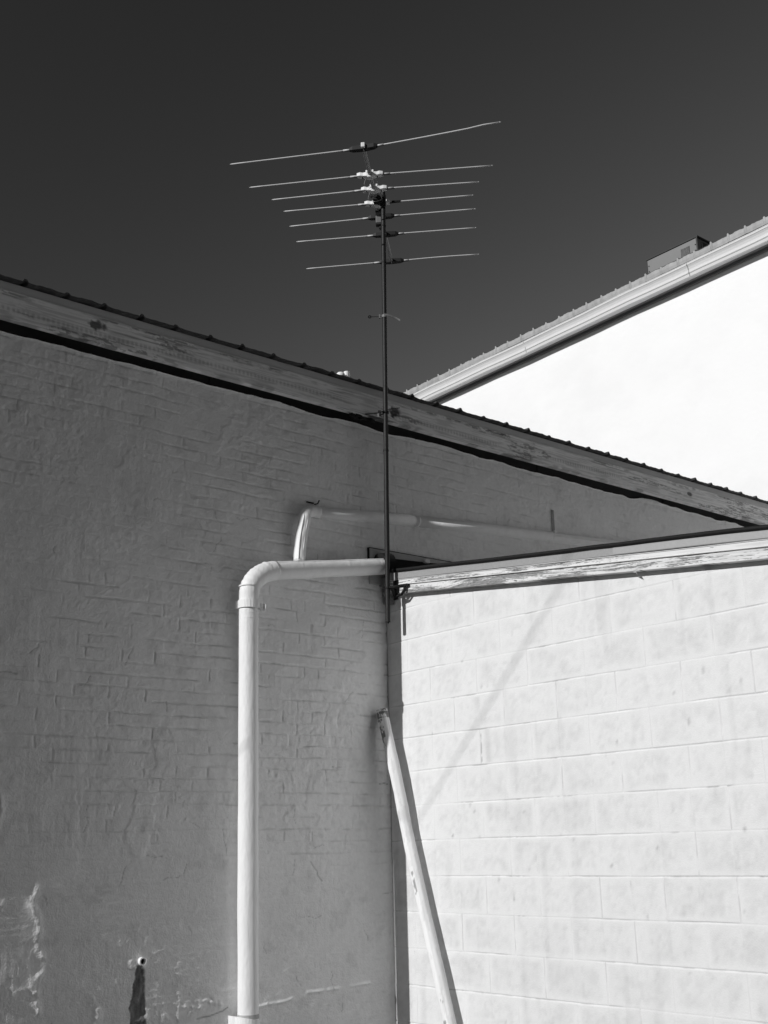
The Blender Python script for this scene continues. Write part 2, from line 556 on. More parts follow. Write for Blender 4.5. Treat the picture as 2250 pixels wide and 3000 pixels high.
def rib_profile(s0, s1, pitch, phase, hgt, seed, fine=1):
    out = []
    k0 = int(math.floor((s0 - phase) / pitch)) - 1
    k1 = int(math.ceil((s1 - phase) / pitch)) + 1
    rng = random.Random(seed)
    for k in range(k0, k1):
        c = phase + k * pitch
        j = rng.uniform(-.009, .009)
        sag = rng.uniform(-.008, .005)
        hj = rng.uniform(.6, 1.2)
        for d, z in ((-.020, 0), (-.008, hgt * hj), (.006, hgt * hj), (.018, 0), (.060, -.002 + sag * .6), (.085, .001 + sag), (.114, .0 + sag),
                     (.145, .002 + sag), (.18, -.001 + sag * .5)):
            out.append((c + d + j, z + rng.uniform(-.0012, .0012)))
    return [p for p in out if s0 <= p[0] <= s1]

def ribbed_sheet(name, prof, along, f, thick, material, parent, curl=.006):
    """profile points (s, z); f(s, a, z) gives xyz for distance a along the ribs"""
    mb = MB()
    n = len(prof)
    vs = []
    for a in along:
        for s, z in prof:
            vs.append(f(s, a, z))
    for a in along:
        for s, z in prof:
            vs.append(f(s, a, z - thick))
    m_ = len(along)
    fs = []
    for i in range(m_ - 1):
        for j in range(n - 1):
            q = (i * n + j, i * n + j + 1, (i + 1) * n + j + 1, (i + 1) * n + j)
            fs.append(q)
            fs.append(tuple(x + m_ * n for x in q)[::-1])
    for j in range(n - 1):
        fs.append((j, j + 1, m_ * n + j + 1, m_ * n + j)[::-1])
    return mb.add(vs, fs).build(name, material, parent)

prf = rib_profile(FY0, FY1, .23066, -2.5746, .0165, 3)
ribbed_sheet('roof', prf, [.106, .04, -3.5, -7.05],
             lambda s, a, z: (a, s, 3.1425 + z + (.106 - a) * .030 if a > -3.6 else 3.1425 + z + 3.596 * .03 - (-3.5 - a) * .03),
             .009, M_roofl, BB)

# drain outlet stub
dr = MB()
oc = Vector((0, -1.697, -.362))
n = 20
vs = []
for rr_, xx in ((.021, -.03), (.021, .030), (.0145, .030), (.0145, -.03)):
    for i in range(n):
        a = 2 * math.pi * i / n
        vs.append(oc + Vector((xx - .2 * abs(math.sin(a * .5)) * .02, math.cos(a) * rr_, math.sin(a) * rr_)))
fs = [(k * n + i, k * n + (i + 1) % n, (k + 1) * n + (i + 1) % n, (k + 1) * n + i) for k in range(3) for i in range(n)]
dr.add(vs, fs).build('drain_outlet', M_pipe, BB, smooth=False)
MB().tube([oc + Vector((-.03, 0, 0)), oc + Vector((.006, 0, 0))], .0146, 16).build('outlet_bore', M_black, BB)

# ------------------------------------------------------------------ white block building
KB = thing('block_building', 'low white concrete block building with peeling timber fascia, right of the antenna mast', 'building', (1.5, 0, GZ))
CB, X0 = .2032, -.0079
SL = -.1153
joff = [-.012, -.008, -.005, -.0025, 0, .0025, .005, .008, .012]
def dense(lo, hi, step_, ph):
    out = {round(lo, 5), round(hi, 5)}
    k = math.floor((lo - ph) / step_)
    while ph + k * step_ < hi + step_:
        c = ph + k * step_
        for o_ in joff + list(np.linspace(.02, step_ - .02, 11)):
            if lo <= c + o_ <= hi:
                out.add(round(c + o_, 5))
        k += 1
    return np.array(sorted(out))
xs = dense(0, 3.3, CB, X0)
xs = np.concatenate([xs, [3.4, 3.5]])
zs = dense(-1.45, 1.82, CB, 0)
Xg, Zg = np.meshgrid(xs, zs, indexing='ij')
kz = np.round(Zg / CB)
dzz = Zg - kz * CB
rowi = np.floor(Zg / CB + 1e-6)
jx = np.round((Xg - X0) / CB)
dxx = Xg - X0 - jx * CB
odd = (np.mod(rowi + jx, 2) == 1)                   # rows alternate
# row [0,1] carries the odd joints
hn = .25 + .75 * sst(.35, .6, vn(Xg * 3.2 + kz * 5.3, kz * 7.7, 301))
hj = np.exp(-(dzz / .0030) ** 2) * hn
vnm = .35 + .65 * sst(.35, .7, _hash(jx, rowi, 303))
ghost = np.where(odd, vnm, .14 * (_hash(jx, rowi, 305) > .55))
vj = np.exp(-(dxx / .0028) ** 2) * ghost * sst(-.1, .3, .5 + 0 * Xg)
J = np.maximum(hj, vj)
ridgeb = np.exp(-((dzz + .0085) / .0045) ** 2) * .7 * hn + np.exp(-((dxx - .008) / .004) ** 2) * ghost * .5
hy = J * .0034 - ridgeb * .0007
bi = np.floor((Xg - X0 + CB * (1 - np.mod(rowi, 2))) / (2 * CB))
tilt = (_hash(bi, rowi, 311) - .5)
hy += tilt * .0012 * sst(.0, .012, CB / 2 - abs(abs(dzz) - 0) * 0) * (1 - J)
hy += (fbm(Xg * 8, Zg * 8, 313, 3) - .5) * .0009
tone = 1 - .24 * J * sst(.20, .75, vn(Xg * 17, Zg * 17, 315))
tone *= 1 + .02 * ridgeb
ed = np.minimum(CB / 2 - abs(np.mod(Zg, CB) - CB / 2), 1)
bw = 2 * CB
bu = np.mod(Xg - X0 + CB * (1 - np.mod(rowi, 2)), bw)
ex = np.minimum(bu, bw - bu)
inside = sst(.006, .045, ed + .02 * (vn(Xg * 16, Zg * 16, 317) - .5)) * sst(.006, .05, ex + .02 * (vn(Xg * 14, Zg * 14, 319) - .5))
hb = _hash(bi, rowi, 324)
mot = np.where(hb > .5, sst(.30, .75, fbm(Xg * 7, Zg * 8, 321, 5, .62)), sst(.25, .8, fbm(Xg * 15, Zg * 4.5, 322, 5, .65))) * (.15 + .95 * _hash(bi, rowi, 323) ** 1.3)
mot = mot + .5 * sst(.45, .6, fbm(Xg * 2.1, Zg * 2.6, 328, 3)) - .15 + .5 * sst(.5, .75, fbm(Xg * 60, Zg * 60, 329, 2))
tone *= 1 - .085 * inside * mot
tone *= 1 - .08 * sst(.40, .8, fbm(Xg * 36, Zg * 36, 325, 3)) * (.3 + .7 * inside)
tone *= 1 - .07 * sst(.9, -.6, Zg) * (.6 + .4 * inside)
dripm = sst(.62, .80, fbm(Xg * 16, Zg * 1.4, 327, 3))
tone *= 1 - .07 * dripm
rs_ = random.Random(12)
for i in range(30):                                 # dark flecks on the joints and runs under them
    k = rs_.randint(-3, 7)
    x = rs_.uniform(.2, 2.7)
    L = rs_.uniform(.04, .16)
    tone *= 1 - rs_.uniform(.1, .35) * np.exp(-((Zg - k * CB) / .0035) ** 2) * sst(L, L * .3, abs(Xg - x)) * sst(.4, .6, vn(Xg * 50, Zg * 50, 400 + i))
    if rs_.random() < .35:
        tone *= 1 - .10 * np.exp(-((Xg - x) / .012) ** 2) * sst(k * CB - .10, k * CB - .01, Zg) * (Zg < k * CB)
tone *= 1 - .55 * np.exp(-((Xg - .812) / .004) ** 2) * (Zg > .61) * (Zg < .81) * sst(.35, .6, vn(Xg * 60, Zg * 60, 441))
tone *= 1 - .35 * np.exp(-((Zg - .8128) / .004) ** 2) * sst(.10, .03, abs(Xg - .80))
tone *= 1 - .25 * np.exp(-((Zg - .6096) / .004) ** 2) * sst(.10, .03, abs(Xg - .80))
tone *= 1 - .14 * np.exp(-((Xg - .865) / .02) ** 2) * (Zg > .62) * (Zg < .81)
tone *= 1 - .12 * np.exp(-((Xg - .80 ) / .05) ** 2) * (Zg > .82) * (Zg < 1.0) * sst(.4, .6, vn(Xg * 30, Zg * 8, 443))
for i in range(75):                                 # chips and nicks
    x, z, r_ = rs_.uniform(.15, 2.6), rs_.uniform(-.8, 1.4), rs_.uniform(.0018, .0070)
    tone *= 1 - rs_.uniform(.2, .5) * np.exp(-(((Xg - x) / r_) ** 2 + ((Zg - z) / (r_ * 1.8)) ** 2))
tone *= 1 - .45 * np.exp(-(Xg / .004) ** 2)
wz = (fbm(Xg * 2.2, kz * 3.3, 331, 2) - .5) * .006
wx = (_hash(jx, rowi * 0 + 1, 333) - .5) * .008 + (_hash(jx, rowi, 335) - .5) * .006
zt = 1.700 + SL * (Xg - .6)
Zf = Zg + wz
keep = (Zg < zt)
Zf = np.minimum(Zf, zt + .01)
keepq = keep.copy()
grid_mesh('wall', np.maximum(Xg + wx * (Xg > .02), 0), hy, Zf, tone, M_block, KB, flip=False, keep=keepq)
MB().box(.01, 3.49, .02, 5.6, GZ, 1.56 , 0, lambda x, y, z: (x, y, z if z < 0 else 1.72 + SL * (x - .6) - .06)).build('body', M_block, KB)

def slope_box(mb, x0, x1, y0, y1, z0, z1, n=1, wav=0.0, seed=0):
    """z0, z1 are heights at X = .6 on the sloping roof edge"""
    xs_ = [x0 + (x1 - x0) * i / n for i in range(n + 1)]
    vs, fs = [], []
    for x in xs_:
        w = wav * (float(fbm(np.array([x * 1.7]), np.array([.5]), seed, 3)[0]) - .5)
        s_ = SL * (x - .6) + w
        vs += [(x, y0, z0 + s_), (x, y1, z0 + s_), (x, y1, z1 + s_), (x, y0, z1 + s_)]
    for i in range(n):
        for j in range(4):
            k = (j + 1) % 4
            fs.append((i * 4 + j, i * 4 + 4 + j, i * 4 + 4 + k, i * 4 + k))
    e = n * 4
    fs += [(0, 1, 2, 3), (e + 3, e + 2, e + 1, e)]
    return mb.add(vs, fs)

# peeling fascia boards as fine grids
def fascia(name, zlo, zhi, yf, depth, seed, wear, x0=.085):
    xf = np.concatenate([np.arange(x0, 3.4, .0035), [3.5, 3.56]])
    nz = int((zhi - zlo) / .0021)
    prz = [(yf + depth, 0), (yf + .001, 0), (yf, .0012)] + [(yf, .0012 + (zhi - zlo - .0024) * i / nz) for i in range(1, nz + 1)] + [(yf + .001, zhi - zlo), (yf + depth, zhi - zlo)]
    py, pz = np.array([q[0] for q in prz]), np.array([q[1] for q in prz])
    A, B2 = np.meshgrid(xf, np.arange(len(prz)), indexing='ij')
    zl = pz[B2]
    grain = fbm(A * 7 + 1.5 * vn(A * 2.5, zl * 12, seed), zl * 260 + 14 * vn(A * 2.2, zl * 8, seed + 3), seed + 5, 3)
    patch = fbm(A * 3.2, zl * 22, seed + 9, 3)
    fine = fbm(A * 45, zl * 300, seed + 12, 3)
    pl_ = sst(.53, .60, patch * .45 + grain * .40 + fine * .20 + wear)
    crack = np.exp(-((grain - .5) / .018) ** 2) * sst(.42, .55, patch + wear)
    tn = 1 - .60 * pl_ * (.6 + .8 * fine)
    tn *= 1 - .55 * crack
    tn *= 1 - .16 * sst(.4, .7, fbm(A * 5, zl * 90, seed + 15, 3))
    yy = py[B2] + .0011 * pl_ + .0012 * crack
    grid_mesh(name, A, yy, zlo + zl + SL * (A - .6), tn, M_fasr, KB)
fascia('fascia_board', 1.669, 1.7195, -.049, .046, 501, .050)
fascia('fascia_moulding', 1.7225, 1.7555, -.054, .05, 551, -.012)
bead = MB()
bp = [(x, -.0555 - .0008 * math.sin(x * 9), 1.7265 + SL * (x - .6)) for x in np.arange(.085, 3.56, .05)]
bead.tube(bp, .0028, 8)
bp = [(x, -.0562, 1.7570 + SL * (x - .6) + .0012 * math.sin(x * 5)) for x in np.arange(.085, 3.56, .05)]
bead.tube(bp, .0022, 8)
bead.build('moulding_bead', M_gut, KB, smooth=True)
MB_ = MB()
slope_box(MB_, .10, 3.57, -.0585, -.02, 1.762, 1.812, 60, .004, 2)
MB_.build('flashing', M_flash, KB)
sp = MB()
slope_box(sp, 1.92, 3.575, -.0610, -.0588, 1.765, 1.813, 20, .004, 2)
sp.build('lapped_flashing', mat('paler_flashing', .40, .55, .06, 60), KB)
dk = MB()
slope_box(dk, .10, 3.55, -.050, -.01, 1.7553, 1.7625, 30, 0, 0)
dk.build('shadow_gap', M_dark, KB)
# rolled dark metal roof edge, slightly wavy
pts = []
for i in range(67):
    x = .125 + i * .052
    w = .014 * (float(fbm(np.array([x * 1.3]), np.array([1.5]), 9, 3)[0]) - .5)
    pts.append((x, -.063, 1.8170 + SL * (x - .6) + w))
MB().tube(pts, .0120, 10).build('roof_edge', M_tar, KB, smooth=True)
rf = MB()
slope_box(rf, .16, 3.58, -.051, 5.6, 1.806, 1.8175, 40, .012, 9)
rf.build('roof', mat('pale_roof_coating', .44, .8, .12, 6, .002, 30), KB)
# ragged rafter end and mortar at the corner
rg = MB()
rg.box(.004, .090, -.040, -.004, 1.728, 1.780, SL)
rg.box(.012, .088, -.036, -.004, 1.676, 1.7265, SL)
rg.box(-.004, .070, -.060, -.004, 1.795, 1.850, SL)
rg.build('rafter_end', mat('dirty_timber', .25, .9, .4, 25, .003, 40), KB, bevel=.004)
sp = MB()                                           # splinter of flashing under the fascia
sp.add([(2.02, -.046, 1.502), (2.055, -.064, 1.490), (2.062, -.057, 1.476), (2.045, -.042, 1.500)], [(0, 1, 2, 3), (3, 2, 1, 0)][:1])
sp.build('bent_tab', M_gut, KB)
# box gutter: black sheet and tube painted for the cavity's shade; plate over it
GT = MB()
GT.add([(.030, -.03, 1.80), (.030, 1.1, 1.80), (.030, 1.1, 2.040), (.030, -.03, 1.985),
        (.004, -.03, 1.80), (.004, 1.1, 1.80), (.004, 1.1, 2.040), (.004, -.03, 1.985)],
       [(0, 1, 2, 3), (4, 7, 6, 5), (0, 3, 7, 4), (1, 5, 6, 2), (3, 2, 6, 7), (0, 4, 5, 1)])
GT.box(.03, .16, -.02, 3.0, 1.72, 1.735)
GT.build('box_gutter_shade', M_black, KB)
pm = MB()
pm.add([(.022, -.145, 1.80), (.024, .72, 1.80), (.022, .72, 2.040), (.022, -.145, 2.036),
        (.000, -.145, 1.80), (.000, .72, 1.80), (-.002, .72, 2.042), (-.002, -.145, 2.040)],
       [(0, 1, 2, 3), (4, 7, 6, 5), (0, 3, 7, 4), (1, 5, 6, 2), (3, 2, 6, 7), (0, 4, 5, 1)])
pm.build('cover_plate', mat('cover_plate_paint', .46, .8, .1, 12, .002, 40), KB, bevel=.003)
MB().box(-.002, .018, -.150, -.1465, 1.9, 2.040).box(-.002, .020, -.15, .62, 2.0385, 2.0410, 0, lambda x, y, z: (x, y, z + .004 * (y + .15))).build('open_joint', M_black, KB)
MB().tube([(.085, -.120, 1.925), (.085, -.035, 1.935)], .066, 24).build('gutter_mouth_shade', M_black, KB)
MB().obox((.04, .33, 2.008), (.012, 0, 0), (0, .02, 0), (0, 0, .012)).build('gutter_clip', M_gut, KB)

# ------------------------------------------------------------------ tall white building behind
WB = thing('white_building', 'tall bright white rendered building with white eaves gutter, rising behind the brick roof', 'building', (-1, 5.9, GZ))
TS = .0165
def tz(x, z):
    return z + TS * (x + .5)
xw = axis_pts([(-9, .3), (-6.2, .03), (.6, .3), (2.4, 0)])
zw = axis_pts([(GZ, .3), (2.0, .03), (6.46, 0)])
Xg, Zg = np.meshgrid(xw, zw, indexing='ij')
hy = (fbm(Xg * 2.5, Zg * 2.5, 601, 4) - .5) * .006
tw_ = 1 - .03 * sst(.42, .72, fbm(Xg * 1.2, Zg * 2, 603, 5, .65))
grid_mesh('wall', Xg, 5.985 + hy, Zg + TS * (Xg + .5) * sst(3.5, 6.3, Zg), tw_, M_white, WB)
sh = lambda x, y, z: (x, y, z + TS * (x + .5) * (z > 0))
MB().box(-9, 2.4, 6.02, 14, GZ, 6.55, 0, sh).build('body', M_white, WB)
# small frieze board under the soffit
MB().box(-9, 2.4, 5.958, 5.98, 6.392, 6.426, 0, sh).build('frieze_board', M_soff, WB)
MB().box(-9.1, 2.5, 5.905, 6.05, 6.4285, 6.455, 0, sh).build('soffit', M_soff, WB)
MB().box(-9.1, 2.5, 5.875, 5.903, 6.43, 6.56, 0, sh).build('fascia_board', M_gut, WB)
# gutter profile (y outwards negative)
gp = [(5.872, 6.600), (5.872, 6.425), (5.822, 6.418), (5.815, 6.424), (5.808, 6.455), (5.799, 6.462), (5.796, 6.470), (5.801, 6.476),
      (5.799, 6.500), (5.789, 6.528), (5.776, 6.548), (5.770, 6.552), (5.768, 6.562), (5.772, 6.570), (5.768, 6.574), (5.768, 6.579), (5.776, 6.579), (5.780, 6.568),
      (5.808, 6.515), (5.822, 6.432), (5.860, 6.436), (5.866, 6.600)]
gx = [-9.1] + [x for x in np.arange(-6.4, .7, .35)] + [2.5]
vs = []
for x in gx:
    w = .004 * math.sin(x * 2.1) + .003 * math.sin(x * 5.3 + 1)
    vs += [(x, y, z + TS * (x + .5) + w * (y < 5.85)) for y, z in gp]
n = len(gp)
fs = [(i * n + j, i * n + (j + 1) % n, (i + 1) * n + (j + 1) % n, (i + 1) * n + j) for i in range(len(gx) - 1) for j in range(n)]
go = MB().add(vs, fs).build('gutter', M_gut, WB)
for xj in (-1.32, -3.9, -6.1):
    js = [(y - .0015, z) for y, z in gp[3:14]]
    mb = MB()
    vs = [(x_, y, z + TS * (xj + .5)) for x_ in (xj, xj + .012) for y, z in js]
    k = len(js)
    mb.add(vs, [(j, j + 1, k + j + 1, k + j) for j in range(k - 1)])
    mb.build('gutter_joint', M_flash, WB)
# ribbed roof sheet with turned down end
prf = rib_profile(-9.0, 2.5, .2286, -6.0077, .020, 8)
ribbed_sheet('roof', prf, [5.779, 5.85, 9.0, 14.0], lambda s, a, z: (s, a, 6.678 + z + TS * (s + .5) + (a - 5.779) * .03), .004, M_roofl, WB)
mb = MB()
vs = []
rg_ = random.Random(4)
for s, z in prf:
    k = 1.0
    vs += [(s, 5.783 - z * .45, 6.6735 + z + TS * (s + .5)), (s, 5.781 - z * .45, 6.630 + z * .5 + TS * (s + .5)), (s, 5.787 - z * .2, 6.596 + rg_.uniform(-.001, .001) + TS * (s + .5)), (s, 5.81, 6.596 + TS * (s + .5))]
fs = []
for j in range(len(prf) - 1):
    for i in range(3):
        fs.append((j * 4 + i, j * 4 + i + 1, j * 4 + 5 + i, j * 4 + 4 + i))
mb.add(vs, fs).build('roof_end_flashing', M_roofe, WB)

# ------------------------------------------------------------------ rooftop unit
RU = thing('rooftop_unit', 'grey box shaped air conditioning unit standing on the white building roof', 'air conditioner', (-2.33, 7.4, 6.70))
MB().box(-2.725, -1.935, 7.0, 7.85, 6.72, 7.59).build('casing', M_unit, RU, bevel=.006)
tr = MB()
tr.box(-2.74, -1.92, 6.988, 7.865, 7.592, 7.612)
tr.box(-1.948, -1.926, 6.990, 6.998, 6.74, 7.59)
tr.box(-2.734, -2.722, 6.992, 6.999, 6.74, 7.59)
tr.build('trim', M_unitd, RU)
MB().box(-1.932, -1.924, 7.09, 7.80, 6.78, 7.55).build('coil_panel', M_unitd, RU)
gr = MB()
for i in range(10):
    gr.box(-2.19, -2.055, 6.990, 6.9975, 7.41 + i * .0115, 7.417 + i * .0115)
gr.build('grille', M_grille, RU)
for x, z in ((-2.70, 7.50), (-1.965, 7.50), (-1.965, 7.42), (-2.70, 7.42)):
    MB().obox((x, 6.995, z), (.006, 0, 0), (0, .004, 0), (0, 0, .006)).build('screw', M_unitd, RU)

# ------------------------------------------------------------------ roof vents on the brick building
VP = thing('vent_pipe', 'short white upright vent pipe seen over the ribbed roof edge', 'vent pipe', (-1, .498, 3.12))
hol = MB().tube([(-1, .498, 3.10), (-1, .498, 3.772)], .0235, 20, caps=False)
hol.tube([(-1, .498, 3.10), (-1, .498, 3.768)], .020, 20)
hol.build('pipe', M_pipe, VP, smooth=True)
VC = thing('roof_vent', 'white rounded vent cap beside the short vent pipe on the roof', 'roof vent', (-1, .435, 3.12))
cp = MB()
prof_c = [(.0, .030), (.012, .029), (.024, .024), (.033, .014), (.036, 0), (.034, -.008)]
vs, n = [], 20
for r_, z in prof_c:
    for i in range(n):
        a = 2 * math.pi * i / n
        vs.append((-1 + r_ * math.cos(a), .437 + r_ * math.sin(a), 3.725 + z))
fs = [(k * n + i, (k + 1) * n + i, (k + 1) * n + (i + 1) % n, k * n + (i + 1) % n) for k in range(len(prof_c) - 1) for i in range(n)]
cp.add(vs, fs).build('cap', M_pipe, VC, smooth=True)
MB().tube([(-1, .437, 3.10), (-1, .437, 3.722)], .02, 16).build('stem', M_pipe, VC, smooth=True)

# ------------------------------------------------------------------ big white drainpipe
DP = thing('drainpipe', 'large white round drainpipe bending from the block roof and running down the brick wall', 'drainpipe', (.075, -1.11, GZ))
PR = .0565
nz_ = np.random.RandomState(3)
def vpipe(zlo, zhi, nseg, x0, x1, y0, y1, r0, seed):
    pts, rs2 = [], []
    for i in range(nseg + 1):
        t_ = i / nseg
        z = zlo + (zhi - zlo) * t_
        w = float(fbm(np.array([z * 1.3]), np.array([.3]), seed, 3)[0]) - .5
        w2 = float(fbm(np.array([z * 3.1]), np.array([4.3]), seed + 4, 3)[0]) - .5
        pts.append((x0 + (x1 - x0) * t_ + w2 * .002, y0 + (y1 - y0) * t_ + w * .010, z))
        rs2.append(r0 + w2 * .0035)
    return pts, rs2
pts, rs2 = vpipe(GZ, 1.535, 90, .080, .089, -1.092, -1.119, PR, 701)
MB().tube(pts, rs2, 40).build('lower_pipe', M_pipe, DP, smooth=True)
# elbow and arm
top = Vector((.089, -1.119, 1.533))
hA = Vector((.092, -.938, 1.765))
hB = Vector((.102, -.105, 1.901))
dirh = (hB - hA).normalized()
el = []
P0, P1, P2, P3 = top + Vector((0, 0, .06)), top + Vector((0, 0, .155)), hA - dirh * .10, hA
for i in range(29):
    t_ = i / 28
    el.append((1 - t_) ** 3 * P0 + 3 * (1 - t_) ** 2 * t_ * P1 + 3 * (1 - t_) * t_ * t_ * P2 + t_ ** 3 * P3)
epts = [top + Vector((0, 0, -.0)), top + Vector((0, 0, .03))] + el
er = []
for i in range(len(epts)):
    er.append(PR + .0022 + (.0016 if i % 4 == 0 and 3 < i < 26 else 0))
eo = MB().tube(epts, er, 40)
# pleats on the upper, outer side only
for i in range(len(epts)):
    ph = math.sin(i * 2.4) * .0016 + (.0012 if i % 3 == 0 else 0)
    for j in range(40):
        p = Vector(eo.v[i * 40 + j])
        d = (p - epts[i])
        q = max(0, d.normalized().z * .6 - d.normalized().y * .6)
        eo.v[i * 40 + j] = tuple(p + d.normalized() * ph * q * 1.6 * (3 < i < 27))
eo.build('elbow', M_pipe, DP, smooth=True)
n = 40
hp, hr = [], []
for i in range(n + 1):
    t_ = -.02 + 1.02 * i / n
    p = hA + (hB - hA) * t_
    hp.append(p)
    hr.append(PR - .0015 - .004 * max(0, t_) + .0012 * math.sin(t_ * 9))
arm = MB().tube(hp, hr, 40)
# flatten the free end a little, as cut and crushed
arm.build('upper_pipe', M_pipe, DP, smooth=True)
# lapped seam: a slim raised strip along the upper front of the arm
sm = MB()
side = dirh.cross(Vector((0, 0, 1))).normalized()    # +X like
upn = side.cross(dirh).normalized()
sp_ = []
for i in range(41):
    t_ = i / 40
    p = hA + (hB - hA) * t_
    r_ = PR - .0015 - .004 * t_ + .0012 * math.sin(t_ * 9)
    a = math.radians(58)
    sp_.append(p + (side * math.cos(a) + upn * math.sin(a)) * (r_ + .0004) + Vector((0, 0, .0006 * math.sin(t_ * 40))))
sm.ribbon(sp_, .009, .0028, axis=(side * -math.sin(math.radians(58)) + upn * math.cos(math.radians(58))))
sm.build('seam', M_pipe, DP)
for q, rr2 in ((top + Vector((0, 0, .03)), PR + .0032), (top + Vector((0, 0, -.045)), PR + .0012), (top + Vector((0, 0, -.075)), PR + .0014), (top + Vector((0, 0, .115)), PR + .0045)):
    MB().tube([q + Vector((0, 0, -.0035)), q + Vector((0, 0, .0035))], rr2, 40).build('joint_ring', M_pipe, DP, smooth=False)
# strap clamp
def clamp(name, c, r, w, tilt=0.0, left_ear=.092, right_ear=True):
    c = Vector(c)
    path = [(.0035 - c.x, -left_ear, 0), (.010 - c.x, -r - .012, 0), (-.045, -r - .002, 0)]
    for i in range(17):
        a = math.radians(-120 + i * 15)
        path.append((math.sin(a + math.pi / 2) * r if False else math.cos(a) * r, math.sin(a) * r, 0))
    path += [(-.045, r + .004, 0), (.006 - c.x, r + .010, 0)]
    pts_ = [c + Vector((p[0], p[1], p[2] + tilt * p[1])) for p in path]
    mb = MB().ribbon(pts_, w, .0035)
    o = mb.build(name, M_pipe, DP, bevel=0)
    o.data.polygons.foreach_set('use_smooth', [False] * len(o.data.polygons))
    return o
clamp('clamp', (.089, -1.118, 1.538), PR + .009, .046)
lug = MB()
n = 14
vs = []
for y in (-1.050, -1.045):
    for i in range(n + 1):
        a = -math.pi / 2 + math.pi * i / n
        vs.append((.130 + .030 * math.cos(a), y, 1.523 + .024 * math.sin(a)))
fs = [tuple(range(n + 1))[::-1], tuple(range(n + 1, 2 * n + 2))] + [(i, i + 1, n + 2 + i, n + 1 + i) for i in range(n)]
lug.add(vs, fs)
lug.ribbon([(.122, -1.076, 1.530), (.120, -1.060, 1.526), (.118, -1.048, 1.523)], .044, .003)
lug.tube([(.136, -1.054, 1.523), (.136, -1.043, 1.523)], .006, 8)
lug.build('clamp_lug', M_pipe, DP)
clamp('clamp', (.0825, -1.098, -.712), PR + .0060, .052, -.22, .070)
MB().tube([(.0822, -1.097, -.686), (.0822, -1.097, -.664)], PR + .0024, 40).build('bare_band', mat('unpainted_band', .42, .6, .3, 30), DP)

# ------------------------------------------------------------------ smaller grey pipe above
UP = thing('overflow_pipe', 'grey painted pipe fixed along the brick wall with white bend dropping onto the drainpipe', 'drainpipe', (.05, .6, 2.2))
MB().tube([Vector((.016, -.586, 2.2045)), Vector((.016, -.195, 2.2415)), Vector((.016, .281, 2.2855))], .0370, 28).build('pipe', M_pipeg, UP, smooth=True)
MB().tube([(.016, .245, 2.2815), (.016, .905, 2.3315), (.016, 1.585, 2.3775), (.016, 1.625, 2.3795)], .0385, 28).build('pipe', M_pipeg, UP, smooth=True)
flu = [(1.0 + .05 * math.cos(8 * 2 * math.pi * i / 64)) for i in range(64)]
MB().tube([(.016, 1.60, 2.3735), (.016, 3.4, 2.4995)], .0365, prof=[(flu[i] * math.cos(2 * math.pi * i / 64), flu[i] * math.sin(2 * math.pi * i / 64)) for i in range(64)]).build('fluted_pipe', M_pipeg, UP)
for y, z in ((.275, 2.281), (1.62, 2.376)):
    MB().tube([(.016, y - .004, z + .001), (.016, y + .004, z + .001)], .0405, 24).build('joint_ring', M_pipeg, UP)
bend = spline([(.022, -.565, 2.206), (.028, -.622, 2.200), (.047, -.676, 2.168), (.062, -.700, 2.118), (.076, -.738, 1.975), (.084, -.755, 1.850)], 8)
br_ = [.0385] * len(bend)
bo = MB().tube(bend, [.0375 + .0012 * math.sin(i * .9) for i in range(len(bend))], 28)
bo.build('bend', M_pipe, UP, smooth=True)
MB().tube([(.018, -.558, 2.2070), (.018, -.566, 2.2063)], .0390, 24).build('bend_collar', M_pipeg, UP)
for da in (-.6, .25):
    MB().tube([p + Vector((math.cos(da) * .0375, math.sin(da) * .0375 - .008, 0)) for p in bend[14:]], .0028, 6).build('bend_seam', M_pipe, UP, smooth=True)
MB().box(.003, .007, 1.655, 1.682, 2.43, 2.60).box(.004, .012, 1.662, 1.675, 2.58, 2.592).build('hanger_strap', mat('painted_strap', .34, .6, .2, 40), UP)
MB().box(.005, .03, 1.655, 1.68, 2.412, 2.432).build('hanger_foot', M_pipeg, UP)

# hook in the wall above the bend
HK = MB().tube([(-.01, -.575, 2.262), (.022, -.565, 2.262), (.026, -.555, 2.285)], .0045, 8).box(-.002, .012, -.64, -.585, 2.262, 2.268)
hk = HK.build('wall_hook', M_steel)
hk['label'] = 'small dark bent metal hook in the brick wall just above the pipe bend'
hk['category'] = 'hook'

# ------------------------------------------------------------------ antenna and mast
TA = thing('tv_antenna', 'rooftop television antenna with seven thin rods on a tall dark rusty mast', 'antenna', (.175, -.137, 1.527))
mb0, mb1 = Vector((.175, -.137, 1.525)), Vector((.205, -.112, 4.565))
def mast(z):
    return mb0 + (mb1 - mb0) * ((z - mb0.z) / (mb1.z - mb0.z))
mm = MB().tube([mast(1.525 + 3.04 * i / 24) for i in range(25)], .0158, 24, caps=False)
mm.tube([mast(1.529), mast(4.55)], .0128, 16)
mm.build('mast', M_mast, TA, smooth=True)
ZB = 4.52
bs = Vector((.600, -.610, ZB))
be = Vector((-.474, .543, ZB))
bd = (be - bs).normalized()
bn_ = Vector((-bd.y, bd.x, 0))                       # sideways
bn_ = -bn_ if bn_.x < 0 else bn_
bo = MB().obox((bs + be) / 2, (be - bs) / 2, bn_ * .011, Vector((0, 0, .012)))
bo.obox((bs + be) / 2 - Vector((0, 0, .0135)), (be - bs) / 2 * .998, bn_ * .0035, Vector((0, 0, .0018)))
bo.build('boom', M_boom, TA, bevel=.002)
MB().obox(bs - bd * .012 + Vector((0, 0, .002)), bd * .010, bn_ * .0128, Vector((0, 0, .0165))).build('boom_cap', M_gut, TA, bevel=.004)
